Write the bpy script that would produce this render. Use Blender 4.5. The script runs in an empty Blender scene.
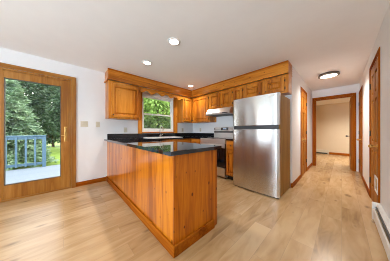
import bpy, bmesh, math, random
from mathutils import Vector, Matrix
from math import sin, cos, pi, radians as R
random.seed(7)
S = bpy.context.scene
COL = S.collection

# ------------------------------------------------------------------ camera
cam_data = bpy.data.cameras.new('camera')
cam_data.sensor_width = 36.0
cam_data.lens = 138.83 / 390 * 36.0
cam_data.shift_y = 0.7 / 390
cam_data.clip_start = 0.02
cam_data.clip_end = 300
cam = bpy.data.objects.new('camera', cam_data)
cam.location = (0, 0, 1.085)
cam.rotation_euler = (R(90), 0, R(46.565))
COL.objects.link(cam)
S.camera = cam

# ------------------------------------------------------------------ world (soft overcast sky)
W = bpy.data.worlds.new('sky'); S.world = W
W.use_nodes = True
nt = W.node_tree
bg = nt.nodes['Background']
tc = nt.nodes.new('ShaderNodeTexCoord')
sep = nt.nodes.new('ShaderNodeSeparateXYZ')
rmp = nt.nodes.new('ShaderNodeValToRGB')
nt.links.new(tc.outputs['Generated'], sep.inputs[0])
nt.links.new(sep.outputs['Z'], rmp.inputs[0])
rmp.color_ramp.elements[0].position = 0.0
rmp.color_ramp.elements[0].color = (0.97, 0.96, 0.94, 1)
rmp.color_ramp.elements[1].position = 0.7
rmp.color_ramp.elements[1].color = (0.94, 0.96, 0.98, 1)
nt.links.new(rmp.outputs[0], bg.inputs[0])
bg.inputs[1].default_value = 3.2

# fill lights added outside two made-up rear windows, tilted up toward the ceiling
def area(name, loc, rot, sx, sy, power, colr):
    d = bpy.data.lights.new(name, 'AREA'); d.shape = 'RECTANGLE'
    d.size = sx; d.size_y = sy; d.energy = power; d.color = colr
    o = bpy.data.objects.new(name, d); o.location = loc; o.rotation_euler = rot
    COL.objects.link(o); return o
area('window_daylight', (-2.55, -3.62, 1.10), (R(128), 0, 0), 1.5, 1.3, 16, (0.68, 0.85, 1.0))
area('window_daylight', (-0.75, -3.62, 1.10), (R(128), 0, 0), 1.5, 1.3, 330, (0.68, 0.85, 1.0))

RECESSED_POWER = 33.0
RECESSED_COL = (1.0, 0.92, 0.82)
HALL_POWER = 125.0
FAR_POWER = 270.0

S.view_settings.view_transform = 'Standard'
S.view_settings.look = 'None'
S.view_settings.exposure = 0.31
S.view_settings.gamma = 1.0
S.view_settings.use_curve_mapping = False
S.cycles.max_bounces = 12
S.cycles.diffuse_bounces = 8
S.cycles.glossy_bounces = 6
S.cycles.transparent_max_bounces = 16
S.cycles.sample_clamp_indirect = 6.0
S.cycles.use_denoising = True
S.cycles.filter_width = 1.0

# ------------------------------------------------------------------ materials
def newmat(name):
    m = bpy.data.materials.new(name); m.use_nodes = True
    return m, m.node_tree.nodes, m.node_tree.links, m.node_tree.nodes['Principled BSDF']

def plain(name, col, rough=0.5, metal=0.0, coat=0.0, var=0.04, scale=6.0, bump=0.0):
    m, n, l, p = newmat(name)
    t = n.new('ShaderNodeTexCoord'); no = n.new('ShaderNodeTexNoise')
    no.inputs['Scale'].default_value = scale; no.inputs['Detail'].default_value = 4
    l.new(t.outputs['Object'], no.inputs['Vector'])
    r = n.new('ShaderNodeValToRGB')
    r.color_ramp.elements[0].position = 0.3; r.color_ramp.elements[1].position = 0.7
    r.color_ramp.elements[0].color = tuple(c * (1 - var) for c in col) + (1,)
    r.color_ramp.elements[1].color = tuple(min(1, c * (1 + var)) for c in col) + (1,)
    l.new(no.outputs['Fac'], r.inputs[0]); l.new(r.outputs[0], p.inputs['Base Color'])
    p.inputs['Roughness'].default_value = rough; p.inputs['Metallic'].default_value = metal
    p.inputs['Coat Weight'].default_value = coat
    if bump:
        b = n.new('ShaderNodeBump'); b.inputs['Strength'].default_value = bump
        n2 = n.new('ShaderNodeTexNoise'); n2.inputs['Scale'].default_value = 180
        l.new(t.outputs['Object'], n2.inputs['Vector']); l.new(n2.outputs['Fac'], b.inputs['Height'])
        l.new(b.outputs[0], p.inputs['Normal'])
    return m

def wood(name, axis, dark, mid, light, rough=0.32, knots=True, coat=0.2, boards=0.0, bax='Y', spec=0.25):
    """grain runs along axis; boards = width of glued boards measured along bax"""
    m, n, l, p = newmat(name)
    t = n.new('ShaderNodeTexCoord')
    mp = n.new('ShaderNodeMapping')
    sc = {'X': (0.07, 1, 1), 'Y': (1, 0.07, 1), 'Z': (1, 1, 0.07)}[axis]
    mp.inputs['Scale'].default_value = sc
    l.new(t.outputs['Object'], mp.inputs['Vector'])
    vec = mp.outputs[0]
    tone = None
    if boards:
        sp = n.new('ShaderNodeSeparateXYZ'); l.new(t.outputs['Object'], sp.inputs[0])
        dv = n.new('ShaderNodeMath'); dv.operation = 'DIVIDE'; dv.inputs[1].default_value = boards
        l.new(sp.outputs[bax], dv.inputs[0])
        fl = n.new('ShaderNodeMath'); fl.operation = 'FLOOR'; l.new(dv.outputs[0], fl.inputs[0])
        wn = n.new('ShaderNodeTexWhiteNoise'); wn.noise_dimensions = '1D'; l.new(fl.outputs[0], wn.inputs['W'])
        ad = n.new('ShaderNodeVectorMath'); ad.operation = 'ADD'
        sc2 = n.new('ShaderNodeVectorMath'); sc2.operation = 'SCALE'; sc2.inputs['Scale'].default_value = 7.0
        l.new(wn.outputs['Color'], sc2.inputs[0]); l.new(vec, ad.inputs[0]); l.new(sc2.outputs[0], ad.inputs[1])
        vec = ad.outputs[0]; tone = wn.outputs['Value']
    a = n.new('ShaderNodeTexNoise'); a.inputs['Scale'].default_value = 22; a.inputs['Detail'].default_value = 5
    a.inputs['Distortion'].default_value = 1.2; l.new(vec, a.inputs['Vector'])
    b = n.new('ShaderNodeTexNoise'); b.inputs['Scale'].default_value = 4.5; b.inputs['Detail'].default_value = 2
    l.new(vec, b.inputs['Vector'])
    mx = n.new('ShaderNodeMath'); mx.operation = 'MULTIPLY_ADD'; mx.inputs[1].default_value = 0.5
    l.new(a.outputs['Fac'], mx.inputs[0])
    hb = n.new('ShaderNodeMath'); hb.operation = 'MULTIPLY'; hb.inputs[1].default_value = 0.5
    l.new(b.outputs['Fac'], hb.inputs[0]); l.new(hb.outputs[0], mx.inputs[2])
    fac = mx.outputs[0]
    if tone:
        ta = n.new('ShaderNodeMath'); ta.operation = 'MULTIPLY_ADD'; ta.inputs[1].default_value = 0.10; ta.inputs[2].default_value = -0.05
        l.new(tone, ta.inputs[0])
        tb = n.new('ShaderNodeMath'); tb.operation = 'ADD'; l.new(ta.outputs[0], tb.inputs[0]); l.new(fac, tb.inputs[1]); fac = tb.outputs[0]
    r = n.new('ShaderNodeValToRGB'); e = r.color_ramp.elements
    e[0].position = 0.40; e[0].color = dark + (1,)
    e[1].position = 0.61; e[1].color = light + (1,)
    k = e.new(0.5); k.color = mid + (1,)
    l.new(fac, r.inputs[0])
    out = r.outputs[0]
    if knots:
        sk_ = n.new('ShaderNodeSeparateXYZ'); l.new(t.outputs['Object'], sk_.inputs[0])
        oth = [q for q in 'XYZ' if q != axis]
        su = n.new('ShaderNodeMath'); su.operation = 'ADD'; l.new(sk_.outputs[oth[0]], su.inputs[0]); l.new(sk_.outputs[oth[1]], su.inputs[1])
        cb = n.new('ShaderNodeCombineXYZ'); l.new(su.outputs[0], cb.inputs[0]); l.new(sk_.outputs[axis], cb.inputs[1])
        mk2 = n.new('ShaderNodeMapping'); mk2.inputs['Scale'].default_value = (1.25, 0.8, 1); l.new(cb.outputs[0], mk2.inputs[0])
        v = n.new('ShaderNodeTexVoronoi'); v.voronoi_dimensions = '2D'; v.inputs['Scale'].default_value = 6.5; l.new(mk2.outputs[0], v.inputs['Vector'])
        kr = n.new('ShaderNodeValToRGB'); kr.color_ramp.elements[0].position = 0.07; kr.color_ramp.elements[1].position = 0.12
        kr.color_ramp.elements[0].color = (1, 1, 1, 1); kr.color_ramp.elements[1].color = (0, 0, 0, 1)
        kc = n.new('ShaderNodeSeparateColor'); l.new(v.outputs['Color'], kc.inputs[0])
        kg = n.new('ShaderNodeMath'); kg.operation = 'MULTIPLY_ADD'; kg.inputs[1].default_value = 0.14; l.new(kc.outputs[0], kg.inputs[0]); l.new(v.outputs['Distance'], kg.inputs[2])
        l.new(kg.outputs[0], kr.inputs[0])
        mm = n.new('ShaderNodeMix'); mm.data_type = 'RGBA'
        l.new(kr.outputs[0], mm.inputs['Factor']); l.new(out, mm.inputs['A'])
        mm.inputs['B'].default_value = (dark[0] * 0.42, dark[1] * 0.32, dark[2] * 0.3, 1)
        out = mm.outputs['Result']
    l.new(out, p.inputs['Base Color'])
    p.inputs['Roughness'].default_value = rough
    p.inputs['Coat Weight'].default_value = coat; p.inputs['Coat Roughness'].default_value = 0.12
    p.inputs['Specular IOR Level'].default_value = spec
    bp = n.new('ShaderNodeBump'); bp.inputs['Strength'].default_value = 0.04; l.new(a.outputs['Fac'], bp.inputs['Height'])
    l.new(bp.outputs[0], p.inputs['Normal'])
    return m

CD, CM, CL = (0.31, 0.080, 0.005), (0.51, 0.165, 0.012), (0.63, 0.238, 0.028)      # honey pine cabinets
PD, PM, PL = (0.31, 0.066, 0.001), (0.52, 0.138, 0.003), (0.64, 0.205, 0.007)      # deeper orange peninsula
TD, TM, TL = (0.22, 0.045, 0.002), (0.32, 0.078, 0.004), (0.40, 0.115, 0.008)      # trim
DD, DM, DL = (0.26, 0.090, 0.010), (0.36, 0.145, 0.022), (0.44, 0.195, 0.040)      # patio door oak
cab = {a: wood('honey_pine_' + a, a, CD, CM, CL) for a in 'XYZ'}
pen = {'X': wood('orange_pine_board_x', 'Z', PD, PM, PL, boards=0.17, bax='X', rough=0.3, coat=0.6),
       'Y': wood('orange_pine_board_y', 'Z', PD, PM, PL, boards=0.15, bax='Y', rough=0.3, coat=0.3)}
trim = {a: wood('stained_trim_' + a, a, TD, TM, TL, knots=False, coat=0.0, rough=0.55, spec=0.04) for a in 'XYZ'}
oak = {a: wood('door_oak_' + a, a, DD, DM, DL, knots=False) for a in 'XYZ'}
doorwood = {a: wood('pine_door_' + a, a, (0.25, 0.075, 0.006), (0.37, 0.13, 0.013), (0.46, 0.18, 0.024), knots=False, coat=0.0, rough=0.5, spec=0.12) for a in 'XYZ'}

wall_m = plain('white_wall_paint', (0.79, 0.79, 0.795), 0.6, var=0.01, bump=0.02)
ceil_m = plain('white_ceiling_paint', (0.90, 0.90, 0.90), 0.7, var=0.01)
beige_m = plain('beige_wall_paint', (0.72, 0.60, 0.43), 0.6, var=0.01)
white_m = plain('white_vinyl', (0.82, 0.82, 0.80), 0.35)
almond_m = plain('almond_plastic', (0.60, 0.54, 0.42), 0.4)
slot_m = plain('dark_slot', (0.05, 0.045, 0.04), 0.5)
brass_m = plain('brass', (0.62, 0.38, 0.12), 0.32, metal=1.0)
iron_m = plain('black_iron', (0.03, 0.025, 0.02), 0.45, metal=0.4)
chrome_m = plain('chrome', (0.80, 0.80, 0.82), 0.12, metal=1.0, var=0.01)
blackp_m = plain('black_plastic', (0.015, 0.015, 0.017), 0.35)
blackg_m = plain('black_glass', (0.008, 0.008, 0.01), 0.05, coat=0.5)
bronze_m = plain('dark_bronze', (0.13, 0.10, 0.08), 0.45, metal=0.5)
heat_m = plain('white_enamel', (0.76, 0.74, 0.70), 0.35)
cream_m = plain('cream_enamel', (0.70, 0.64, 0.52), 0.4)
fin_m = plain('aluminium_fins', (0.55, 0.45, 0.28), 0.35, metal=0.6)
fside_m = wood('tan_cabinet_side', 'Z', (0.24, 0.115, 0.022), (0.31, 0.158, 0.034), (0.37, 0.20, 0.05), knots=False, coat=0.0, rough=0.5, spec=0.12)

def steel(name, rough=0.3, col=(0.62, 0.60, 0.58), aniso=0.6, axis='Z'):
    m, n, l, p = newmat(name)
    t = n.new('ShaderNodeTexCoord'); mp = n.new('ShaderNodeMapping')
    mp.inputs['Scale'].default_value = {'Z': (1, 1, 0.01), 'X': (0.01, 1, 1)}[axis]
    no = n.new('ShaderNodeTexNoise'); no.inputs['Scale'].default_value = 300; no.inputs['Detail'].default_value = 3
    l.new(t.outputs['Object'], mp.inputs[0]); l.new(mp.outputs[0], no.inputs['Vector'])
    r = n.new('ShaderNodeMapRange'); r.inputs['To Min'].default_value = rough - 0.05; r.inputs['To Max'].default_value = rough + 0.05
    l.new(no.outputs['Fac'], r.inputs['Value']); l.new(r.outputs[0], p.inputs['Roughness'])
    p.inputs['Base Color'].default_value = col + (1,); p.inputs['Metallic'].default_value = 1.0
    p.inputs['Anisotropic'].default_value = aniso; p.inputs['Anisotropic Rotation'].default_value = 0.25
    tg = n.new('ShaderNodeTangent'); tg.direction_type = 'RADIAL'; tg.axis = 'Z'
    l.new(tg.outputs[0], p.inputs['Tangent'])
    return m
steel_m = steel('brushed_stainless', 0.22, col=(0.68, 0.69, 0.70), aniso=0.9)
steel2_m = steel('stainless_trim', 0.40, col=(0.74, 0.72, 0.70), aniso=0.3)

# polished black granite
gran_m, n, l, p = newmat('black_granite')
t = n.new('ShaderNodeTexCoord'); v = n.new('ShaderNodeTexVoronoi'); v.inputs['Scale'].default_value = 160
l.new(t.outputs['Object'], v.inputs['Vector'])
r = n.new('ShaderNodeValToRGB'); r.color_ramp.elements[0].color = (0.05, 0.05, 0.055, 1); r.color_ramp.elements[1].color = (0.008, 0.008, 0.01, 1)
r.color_ramp.elements[0].position = 0.05; r.color_ramp.elements[1].position = 0.25
l.new(v.outputs['Distance'], r.inputs[0]); l.new(r.outputs[0], p.inputs['Base Color'])
p.inputs['Roughness'].default_value = 0.03; p.inputs['Specular IOR Level'].default_value = 0.75; p.inputs['Coat Weight'].default_value = 0.1; p.inputs['Coat Roughness'].default_value = 0.02; p.inputs['Coat IOR'].default_value = 1.5

# oak-look plank floor, planks along Y
floor_m, n, l, p = newmat('oak_plank_floor')
t = n.new('ShaderNodeTexCoord')
mp = n.new('ShaderNodeMapping'); mp.inputs['Rotation'].default_value = (0, 0, R(90))
l.new(t.outputs['Object'], mp.inputs[0])
br = n.new('ShaderNodeTexBrick')
br.inputs['Scale'].default_value = 1.0; br.inputs['Brick Width'].default_value = 1.22; br.inputs['Row Height'].default_value = 0.178
br.inputs['Mortar Size'].default_value = 0.0012; br.inputs['Mortar Smooth'].default_value = 0.3; br.offset = 0.37; br.offset_frequency = 2
br.inputs['Color1'].default_value = (0.0, 0, 0, 1); br.inputs['Color2'].default_value = (1, 1, 1, 1); br.inputs['Mortar'].default_value = (0.5, 0.5, 0.5, 1)
l.new(mp.outputs[0], br.inputs['Vector'])
sh = n.new('ShaderNodeVectorMath'); sh.operation = 'SCALE'; sh.inputs['Scale'].default_value = 5.0
l.new(br.outputs['Color'], sh.inputs[0])
ad = n.new('ShaderNodeVectorMath'); ad.operation = 'ADD'; l.new(t.outputs['Object'], ad.inputs[0]); l.new(sh.outputs[0], ad.inputs[1])
m2 = n.new('ShaderNodeMapping'); m2.inputs['Scale'].default_value = (1, 0.2, 1); l.new(ad.outputs[0], m2.inputs[0])
na = n.new('ShaderNodeTexNoise'); na.inputs['Scale'].default_value = 13; na.inputs['Detail'].default_value = 6; na.inputs['Distortion'].default_value = 1.0
l.new(m2.outputs[0], na.inputs['Vector'])
m3 = n.new('ShaderNodeMapping'); m3.inputs['Scale'].default_value = (1, 0.4, 1); l.new(ad.outputs[0], m3.inputs[0])
nb = n.new('ShaderNodeTexNoise'); nb.inputs['Scale'].default_value = 3.2; nb.inputs['Detail'].default_value = 3; l.new(m3.outputs[0], nb.inputs['Vector'])
c1 = n.new('ShaderNodeMath'); c1.operation = 'MULTIPLY_ADD'; c1.inputs[1].default_value = 0.56; l.new(na.outputs['Fac'], c1.inputs[0])
c2 = n.new('ShaderNodeMath'); c2.operation = 'MULTIPLY_ADD'; c2.inputs[1].default_value = 0.46; l.new(nb.outputs['Fac'], c2.inputs[0])
sx = n.new('ShaderNodeSeparateColor'); l.new(br.outputs['Color'], sx.inputs[0])
c3 = n.new('ShaderNodeMath'); c3.operation = 'MULTIPLY'; c3.inputs[1].default_value = 0.17; l.new(sx.outputs[0], c3.inputs[0])
l.new(c3.outputs[0], c2.inputs[2]); l.new(c2.outputs[0], c1.inputs[2])
r = n.new('ShaderNodeValToRGB'); e = r.color_ramp.elements
e[0].position = 0.37; e[0].color = (0.30, 0.172, 0.072, 1); e[1].position = 0.74; e[1].color = (0.59, 0.395, 0.205, 1)
k = e.new(0.51); k.color = (0.46, 0.280, 0.122, 1)
l.new(c1.outputs[0], r.inputs[0])
fv = n.new('ShaderNodeTexVoronoi'); fv.voronoi_dimensions = '2D'; fv.inputs['Scale'].default_value = 3.0
fm = n.new('ShaderNodeMapping'); fm.inputs['Scale'].default_value = (1.3, 0.6, 1); l.new(ad.outputs[0], fm.inputs[0]); l.new(fm.outputs[0], fv.inputs['Vector'])
fs = n.new('ShaderNodeSeparateColor'); l.new(fv.outputs['Color'], fs.inputs[0])
fg = n.new('ShaderNodeMath'); fg.operation = 'MULTIPLY_ADD'; fg.inputs[1].default_value = 0.25; l.new(fs.outputs[0], fg.inputs[0]); l.new(fv.outputs['Distance'], fg.inputs[2])
fr2 = n.new('ShaderNodeValToRGB'); fr2.color_ramp.elements[0].position = 0.05; fr2.color_ramp.elements[0].color = (.8, .8, .8, 1); fr2.color_ramp.elements[1].position = 0.16; fr2.color_ramp.elements[1].color = (0, 0, 0, 1)
l.new(fg.outputs[0], fr2.inputs[0])
fx = n.new('ShaderNodeMix'); fx.data_type = 'RGBA'; l.new(fr2.outputs[0], fx.inputs['Factor']); l.new(r.outputs[0], fx.inputs['A']); fx.inputs['B'].default_value = (0.20, 0.115, 0.05, 1)
mx = n.new('ShaderNodeMix'); mx.data_type = 'RGBA'; mx.inputs['B'].default_value = (0.36, 0.235, 0.125, 1)
l.new(br.outputs['Fac'], mx.inputs['Factor']); l.new(fx.outputs['Result'], mx.inputs['A'])
l.new(mx.outputs['Result'], p.inputs['Base Color'])
p.inputs['Roughness'].default_value = 0.26; p.inputs['Specular IOR Level'].default_value = 0.65
bp = n.new('ShaderNodeBump'); bp.inputs['Strength'].default_value = 0.05; l.new(na.outputs['Fac'], bp.inputs['Height']); l.new(bp.outputs[0], p.inputs['Normal'])

# window glass: clear with a Fresnel reflection
def glass(name, tint=(1, 1, 1)):
    m, n, l, p = newmat(name)
    n.remove(p); o = n['Material Output']
    tr = n.new('ShaderNodeBsdfTransparent'); tr.inputs[0].default_value = tint + (1,)
    gl = n.new('ShaderNodeBsdfGlossy'); gl.inputs['Roughness'].default_value = 0.01
    fr = n.new('ShaderNodeFresnel'); fr.inputs[0].default_value = 1.25
    mx = n.new('ShaderNodeMixShader'); l.new(fr.outputs[0], mx.inputs[0]); l.new(tr.outputs[0], mx.inputs[1]); l.new(gl.outputs[0], mx.inputs[2])
    l.new(mx.outputs[0], o.inputs[0]); return m
glass_m = glass('clear_glass')
screen_m, n, l, p = newmat('insect_screen_mesh')
tr = n.new('ShaderNodeBsdfTransparent'); mx = n.new('ShaderNodeMixShader'); mx.inputs[0].default_value = 0.38
p.inputs['Base Color'].default_value = (0.12, 0.13, 0.13, 1); p.inputs['Roughness'].default_value = 0.8
l.new(tr.outputs[0], mx.inputs[1]); l.new(p.outputs[0], mx.inputs[2]); l.new(mx.outputs[0], n['Material Output'].inputs[0])

def lamp(name, col, strength):
    m, n, l, p = newmat(name)
    p.inputs['Base Color'].default_value = (0.9, 0.9, 0.9, 1)
    p.inputs['Emission Color'].default_value = col + (1,); p.inputs['Emission Strength'].default_value = strength
    return m
bulb_m = lamp('lit_bulb', (1.0, 0.92, 0.80), 9.0)
diff_m = lamp('lit_diffuser', (1.0, 0.90, 0.74), 3.2)
disp_m = lamp('oven_clock', (0.35, 0.6, 1.0), 0.6)

def leafmat(name, a, b, rough=0.6):
    m, n, l, p = newmat(name)
    t = n.new('ShaderNodeTexCoord'); no = n.new('ShaderNodeTexNoise'); no.inputs['Scale'].default_value = 2.5; no.inputs['Detail'].default_value = 5
    l.new(t.outputs['Object'], no.inputs['Vector'])
    r = n.new('ShaderNodeValToRGB'); r.color_ramp.elements[0].position = 0.35; r.color_ramp.elements[1].position = 0.65
    r.color_ramp.elements[0].color = a + (1,); r.color_ramp.elements[1].color = b + (1,)
    l.new(no.outputs['Fac'], r.inputs[0]); l.new(r.outputs[0], p.inputs['Base Color']); p.inputs['Roughness'].default_value = rough
    p.inputs['Specular IOR Level'].default_value = 0.2
    return m
spruce_m = leafmat('spruce_needles', (0.18, 0.30, 0.19), (0.37, 0.50, 0.32))
maple_m = leafmat('dark_leaves', (0.055, 0.11, 0.065), (0.125, 0.20, 0.11))
bright_m = leafmat('bright_leaves', (0.17, 0.31, 0.06), (0.38, 0.55, 0.17))
lawn_m = leafmat('lawn_grass', (0.22, 0.36, 0.05), (0.33, 0.48, 0.10))
bark_m = plain('bark', (0.10, 0.07, 0.05), 0.9, var=0.3, scale=12)
blue_m = plain('blue_deck_paint', (0.10, 0.20, 0.30), 0.5, var=0.05)
deck_m, n, l, p = newmat('pale_blue_deck_boards')
t = n.new('ShaderNodeTexCoord'); br = n.new('ShaderNodeTexBrick'); br.inputs['Scale'].default_value = 1
mp = n.new('ShaderNodeMapping'); mp.inputs['Rotation'].default_value = (0, 0, R(90)); l.new(t.outputs['Object'], mp.inputs[0]); l.new(mp.outputs[0], br.inputs['Vector'])
br.inputs['Brick Width'].default_value = 4.0; br.inputs['Row Height'].default_value = 0.14; br.inputs['Mortar Size'].default_value = 0.004
br.inputs['Color1'].default_value = (0.23, 0.285, 0.345, 1); br.inputs['Color2'].default_value = (0.26, 0.31, 0.37, 1); br.inputs['Mortar'].default_value = (0.15,0.19,0.25,1)
l.new(br.outputs[0], p.inputs['Base Color']); p.inputs['Roughness'].default_value = 0.55

# ------------------------------------------------------------------ mesh helpers
def wloc(o):
    v = Vector((0, 0, 0))
    while o is not None:
        v += o.location; o = o.parent
    return v

def bx(bm, x0, x1, y0, y1, z0, z1):
    x0, x1 = sorted((x0, x1)); y0, y1 = sorted((y0, y1)); z0, z1 = sorted((z0, z1))
    vs = [bm.verts.new(c) for c in ((x0, y0, z0), (x1, y0, z0), (x1, y1, z0), (x0, y1, z0), (x0, y0, z1), (x1, y0, z1), (x1, y1, z1), (x0, y1, z1))]
    for f in ((0, 3, 2, 1), (4, 5, 6, 7), (0, 1, 5, 4), (1, 2, 6, 5), (2, 3, 7, 6), (3, 0, 4, 7)):
        bm.faces.new([vs[i] for i in f])

def prism(bm, poly, fn0, fn1):
    a = [bm.verts.new(fn0(*q)) for q in poly]; b = [bm.verts.new(fn1(*q)) for q in poly]
    k = len(poly)
    bm.faces.new(a); bm.faces.new(list(reversed(b)))
    for i in range(k):
        bm.faces.new((a[i], b[i], b[(i + 1) % k], a[(i + 1) % k]))

def cyl(bm, p0, p1, r0, r1=None, seg=20):
    r1 = r0 if r1 is None else r1
    p0, p1 = Vector(p0), Vector(p1); d = p1 - p0
    q = d.to_track_quat('Z', 'Y').to_matrix().to_4x4()
    bmesh.ops.create_cone(bm, cap_ends=True, segments=seg, radius1=r0, radius2=r1, depth=d.length,
                          matrix=Matrix.Translation((p0 + p1) / 2) @ q)

def ball(bm, c, r, s=(1, 1, 1), seg=16):
    bmesh.ops.create_uvsphere(bm, u_segments=seg, v_segments=seg // 2 + 2, radius=r,
                              matrix=Matrix.Translation(c) @ Matrix.Diagonal((*s, 1)))

def lathe(bm, c, prof, seg=32, axis='Z'):
    rings = []
    for (r, h) in prof:
        ring = []
        for i in range(seg):
            a = 2 * pi * i / seg
            ring.append(bm.verts.new(Vector(c) + Vector((r * cos(a), r * sin(a), h))))
        rings.append(ring)
    for i in range(len(rings) - 1):
        for j in range(seg):
            bm.faces.new((rings[i][j], rings[i][(j + 1) % seg], rings[i + 1][(j + 1) % seg], rings[i + 1][j]))
    bm.faces.new(list(reversed(rings[0]))); bm.faces.new(rings[-1])

def tube(bm, pts, r, seg=12):
    rings = []
    pts = [Vector(q) for q in pts]
    for i, q in enumerate(pts):
        d = (pts[min(i + 1, len(pts) - 1)] - pts[max(i - 1, 0)]).normalized()
        m = d.to_track_quat('Z', 'Y').to_matrix()
        rr = r[i] if isinstance(r, (list, tuple)) else r
        rings.append([bm.verts.new(q + m @ Vector((rr * cos(2 * pi * k / seg), rr * sin(2 * pi * k / seg), 0))) for k in range(seg)])
    for i in range(len(rings) - 1):
        for k in range(seg):
            bm.faces.new((rings[i][k], rings[i][(k + 1) % seg], rings[i + 1][(k + 1) % seg], rings[i + 1][k]))
    bm.faces.new(list(reversed(rings[0]))); bm.faces.new(rings[-1])

def mk(name, bm, mat, parent=None, bevel=0.0, smooth=False, label=None):
    off = wloc(parent) if parent else Vector((0, 0, 0))
    bmesh.ops.translate(bm, verts=bm.verts, vec=-off)
    bmesh.ops.recalc_face_normals(bm, faces=bm.faces)
    me = bpy.data.meshes.new(name); bm.to_mesh(me); bm.free()
    me.materials.append(mat)
    if smooth:
        for f in me.polygons: f.use_smooth = True
    o = bpy.data.objects.new(name, me); COL.objects.link(o)
    if parent: o.parent = parent
    if bevel:
        b = o.modifiers.new('edge', 'BEVEL'); b.width = bevel; b.segments = 2; b.limit_method = 'ANGLE'; b.angle_limit = R(40)
    if label: o['label'] = label
    return o

def tag(o, label, cat, group=None, kind=None):
    o['label'] = label; o['category'] = cat
    if group: o['group'] = group
    if kind: o['kind'] = kind
    return o

def thing(name, loc, label, cat, group=None, kind=None):
    o = bpy.data.objects.new(name, None); o.location = loc; o.empty_display_size = 0.1
    COL.objects.link(o)
    return tag(o, label, cat, group, kind)

def part(name, boxes, mat, parent, bevel=0.002, label=None):
    bm = bmesh.new()
    for b in boxes: bx(bm, *b)
    return mk(name, bm, mat, parent, bevel, label=label)

def struct(name, boxes, mat, label, cat, bevel=0.0):
    bm = bmesh.new()
    for b in boxes: bx(bm, *b)
    return tag(mk(name, bm, mat, None, bevel), label, cat, kind='structure')

def dup(root, loc, label, group=None):
    r = root.copy(); COL.objects.link(r); r.location = loc; r['label'] = label
    if group: r['group'] = group
    for ch in list(root.children):
        c = ch.copy(); COL.objects.link(c); c.parent = r
        for g in list(ch.children):
            d = g.copy(); COL.objects.link(d); d.parent = c
    return r

# plane frames: (u, v, w) -> world; u across, v up, w outwards
def face_left(x):   return lambda u, v, w: (x + w, u, v)      # faces +X, u = Y
def face_front(y):  return lambda u, v, w: (u, y - w, v)      # faces -Y, u = X
def face_right(x):  return lambda u, v, w: (x - w, u, v)      # faces -X, u = Y

def fbox(bm, F, u0, u1, v0, v1, w0, w1):
    a = F(u0, v0, w0); b = F(u1, v1, w1)
    bx(bm, a[0], b[0], a[1], b[1], a[2], b[2])

def raised(bm, F, u0, u1, v0, v1, w0, w1, ins):
    o = [bm.verts.new(F(*q, w0)) for q in ((u0, v0), (u1, v0), (u1, v1), (u0, v1))]
    i = [bm.verts.new(F(*q, w1)) for q in ((u0 + ins, v0 + ins), (u1 - ins, v0 + ins), (u1 - ins, v1 - ins), (u0 + ins, v1 - ins))]
    bm.faces.new(i); bm.faces.new(list(reversed(o)))
    for k in range(4): bm.faces.new((o[k], o[(k + 1) % 4], i[(k + 1) % 4], i[k]))

def cab_door(F, u0, u1, v0, v1, mats, parent, name='door', hinge=None, knob=None, st=0.055, th=0.030):
    """raised-panel door: stiles and rails, centre panel, black hinges, small knob"""
    bm = bmesh.new()
    fbox(bm, F, u0, u0 + st, v0, v1, 0, th); fbox(bm, F, u1 - st, u1, v0, v1, 0, th)
    fbox(bm, F, u0 + st, u1 - st, v0, v0 + st, 0, th); fbox(bm, F, u0 + st, u1 - st, v1 - st, v1, 0, th)
    d = mk(name, bm, mats['Z'], parent, 0.003)
    bm = bmesh.new()
    fbox(bm, F, u0 + st - 0.004, u1 - st + 0.004, v0 + st - 0.004, v1 - st + 0.004, 0.001, 0.003)
    if u1 - u0 - 2 * st > 0.06 and v1 - v0 - 2 * st > 0.06:
        raised(bm, F, u0 + st + 0.014, u1 - st - 0.014, v0 + st + 0.014, v1 - st - 0.014, 0.003, 0.026, 0.024)
    mk('raised_panel', bm, mats['Z'], d, 0.0)
    if hinge is not None:
        for v in (v0 + 0.06, v1 - 0.06) if v1 - v0 < 0.9 else (v0 + 0.08, v1 - 0.08):
            bm = bmesh.new(); s = 1 if hinge > (u0 + u1) / 2 else -1
            fbox(bm, F, hinge, hinge + s * 0.012, v - 0.025, v + 0.025, 0.0, 0.008)
            a = F(hinge, v - 0.022, th * 0.6); b = F(hinge, v + 0.022, th * 0.6); cyl(bm, a, b, 0.0055, seg=10)
            mk('hinge', bm, iron_m, d, label='small black hinge')
    if knob is not None:
        bm = bmesh.new(); a = F(knob[0], knob[1], th); b = F(knob[0], knob[1], th + 0.016); cyl(bm, a, b, 0.006, seg=12)
        ball(bm, F(knob[0], knob[1], th + 0.021), 0.0135, seg=14)
        mk('knob', bm, iron_m, d, smooth=True, label='small dark round knob')
    return d

# ------------------------------------------------------------------ room shell
XL, XR, YB, YK, CE = -3.56, 0.328, -3.2, 3.28, 2.36
XH = -0.657; YE = 5.752; YF = 9.09
T = 0.12
struct('floor', [(XL - T, 2.6, YB - T, YF + T, -0.1, 0)], floor_m, 'light oak plank floor running into the hallway', 'floor')
struct('ceiling', [(XL - T, 2.6, YB - T, YF + T, CE, CE + 0.1)], ceil_m, 'flat white ceiling with recessed lights', 'ceiling')
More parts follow.
